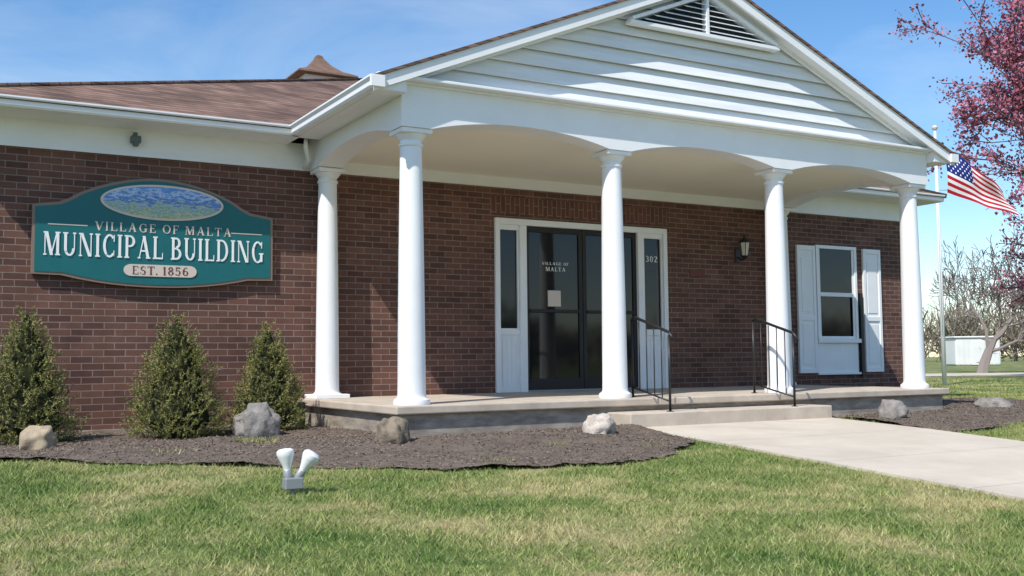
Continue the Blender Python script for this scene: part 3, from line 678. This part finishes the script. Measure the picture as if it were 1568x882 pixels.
c=c@np.array([[.866,-.5,0],[.5,.866,0],[0,0,1]])+np.array([hx,hy,-.3]); aa=rs.normal(0,1,(n,3))+np.array([0,0,1]); aa/=np.linalg.norm(aa,axis=1)[:,None]; bb=np.cross(aa,rs.normal(0,1,(n,3))); bb/=np.linalg.norm(bb,axis=1)[:,None]
s=rs.uniform(.1,.3,n)[:,None]; fastmesh('hedge',np.stack([c-aa*s,c-bb*s*.2,c+aa*s,c+bb*s*.2],1).reshape(-1,3),4,M['hedge'])
sh=empty('garden_shed'); rot=Matrix.Translation((62,37.3,-.3))@Matrix.Rotation(-math.radians(30),4,'Z')
def sb(nm,x0,x1,y0,y1,z0,z1,m,bev=.04):
    o=box(nm,x0,x1,y0,y1,z0,z1,m,sh,bev); o.matrix_world=rot
sb('walls',-1.6,1.6,-1.2,1.2,0,1.95,M['shed'],.12); sb('roof',-1.7,1.7,-1.3,1.3,1.955,2.08,M['shed'],.05)
sb('door',-.45,.45,-1.24,-1.205,.05,1.75,M['shed'],.01)
for q in (-1.1,-.75,.75,1.1): sb('batten',q-.03,q+.03,-1.22,-1.202,.05,1.85,M['shed'],.005)

# flag pole
fp=empty('flagpole'); px,py=17.2,5.2
tube('pole',[(px,py,-.35),(px,py,2.5),(px,py,5.78)],[.055,.048,.03],M['lampwhite'],fp,14)
lathe('ball',[(.0,5.78),(.05,5.80),(.07,5.85),(.05,5.90),(0,5.92)],px,py,M['plate'],fp,16)
tube('halyard',[(px-.07,py-.05,.9),(px-.06,py-.04,5.7)],.006,M['fwhite'],fp,5)
nu,nv=60,26; V=[]
rv=Vector((.866,-.5,0)); fv=Vector((.5,.866,0))
for j in range(nv+1):
    for i in range(nu+1):
        u=i/nu; v=j/nv
        h=1.12*(1-.48*u)
        zz=4.28+h*v-.58*u**1.05
        out=.24+1.58*u*(1-.12*v)
        w=.12*math.sin(u*11+v*2.6)*u**.5+.05*math.sin(u*5-v*5)
        p=Vector((px,py,0))+rv*(out+.03*math.sin(v*5+u*7)*u)+fv*w
        V.append((p.x,p.y,zz+.03*math.sin(u*10+v*4)*u**.5))
F=[];mi=[]
for j in range(nv):
    for i in range(nu):
        F.append((j*(nu+1)+i,j*(nu+1)+i+1,(j+1)*(nu+1)+i+1,(j+1)*(nu+1)+i))
        st=(nv-1-j)//2; can=(i<25 and st<7)
        if can: mi.append(1 if ((i%4==2) and ((nv-1-j)%4==2 or (nv-1-j)%4==2)) or ((i%4==0) and ((nv-1-j)%4==0) and i>0 and j<nv-1) else 2)
        else: mi.append(0 if st%2==0 else 1)
fo=mesh('flag',V,F,[M['red'],M['fwhite'],M['blue']],fp,smooth=True); fo.data.polygons.foreach_set('material_index',mi)
for zc in (4.34,5.35): tube('snap',[(px,py,zc),tuple(Vector((px,py,zc))+rv*.25)],.008,M['grey'],fp,5)

# ------------------------------------------------------------------ light
d=Vector((.36,.20,-.50)).normalized()
el=math.asin(-d.z); az=math.atan2(-d.x,-d.y)
sun=bpy.data.lights.new('sun','SUN'); sun.energy=5.0; sun.angle=math.radians(.5); sun.color=(1,.955,.89)
so=bpy.data.objects.new('sun',sun); so.rotation_euler=d.to_track_quat('-Z','Y').to_euler(); COL.objects.link(so)
w=bpy.data.worlds.new('World'); S.world=w; w.use_nodes=True; nt=w.node_tree; bg=nt.nodes['Background']
sk=nt.nodes.new('ShaderNodeTexSky'); sk.sky_type='NISHITA'; sk.sun_disc=False; sk.sun_elevation=el; sk.sun_rotation=az; sk.air_density=1.0; sk.dust_density=.3; sk.ozone_density=2.5
hs=nt.nodes.new('ShaderNodeHueSaturation'); hs.inputs['Saturation'].default_value=1.22; hs.inputs['Value'].default_value=1.18; nt.links.new(sk.outputs[0],hs.inputs['Color'])
tc=nt.nodes.new('ShaderNodeTexCoord'); mp=nt.nodes.new('ShaderNodeMapping'); mp.inputs['Scale'].default_value=(1.2,1.6,5.5); nt.links.new(tc.outputs['Generated'],mp.inputs[0])
nz=nt.nodes.new('ShaderNodeTexNoise'); nz.inputs['Scale'].default_value=1.6; nz.inputs['Detail'].default_value=8; nz.inputs['Roughness'].default_value=.58; nz.inputs['Distortion'].default_value=.6; nt.links.new(mp.outputs[0],nz.inputs['Vector'])
mr=nt.nodes.new('ShaderNodeMapRange'); mr.inputs[1].default_value=.44; mr.inputs[2].default_value=.80; mr.inputs[4].default_value=.50; nt.links.new(nz.outputs['Fac'],mr.inputs[0])
mx=nt.nodes.new('ShaderNodeMix'); mx.data_type='RGBA'; mx.inputs[7].default_value=(5.6,6.1,6.7,1); nt.links.new(mr.outputs[0],mx.inputs[0]); nt.links.new(hs.outputs[0],mx.inputs[6]); nt.links.new(mx.outputs[2],bg.inputs[0])
bg.inputs[1].default_value=.15
cam=bpy.data.cameras.new('camera'); cam.sensor_width=36; cam.lens=1593.1/1568*36; cam.clip_end=3000; cam.clip_start=.05
co=bpy.data.objects.new('camera',cam); COL.objects.link(co)
yaw,pit,rol=.5243,.0696,.0101
f=Vector((math.sin(yaw)*math.cos(pit),math.cos(yaw)*math.cos(pit),math.sin(pit))); r=Vector((math.cos(yaw),-math.sin(yaw),0)); u=r.cross(f)
r2=(math.cos(rol)*r-math.sin(rol)*u).normalized(); u2=r2.cross(f)
co.matrix_world=Matrix(((r2.x,u2.x,-f.x,-3.928),(r2.y,u2.y,-f.y,-11.019),(r2.z,u2.z,-f.z,.387),(0,0,0,1))); S.camera=co
S.view_settings.view_transform='Standard'; S.view_settings.look='None'; S.view_settings.exposure=0
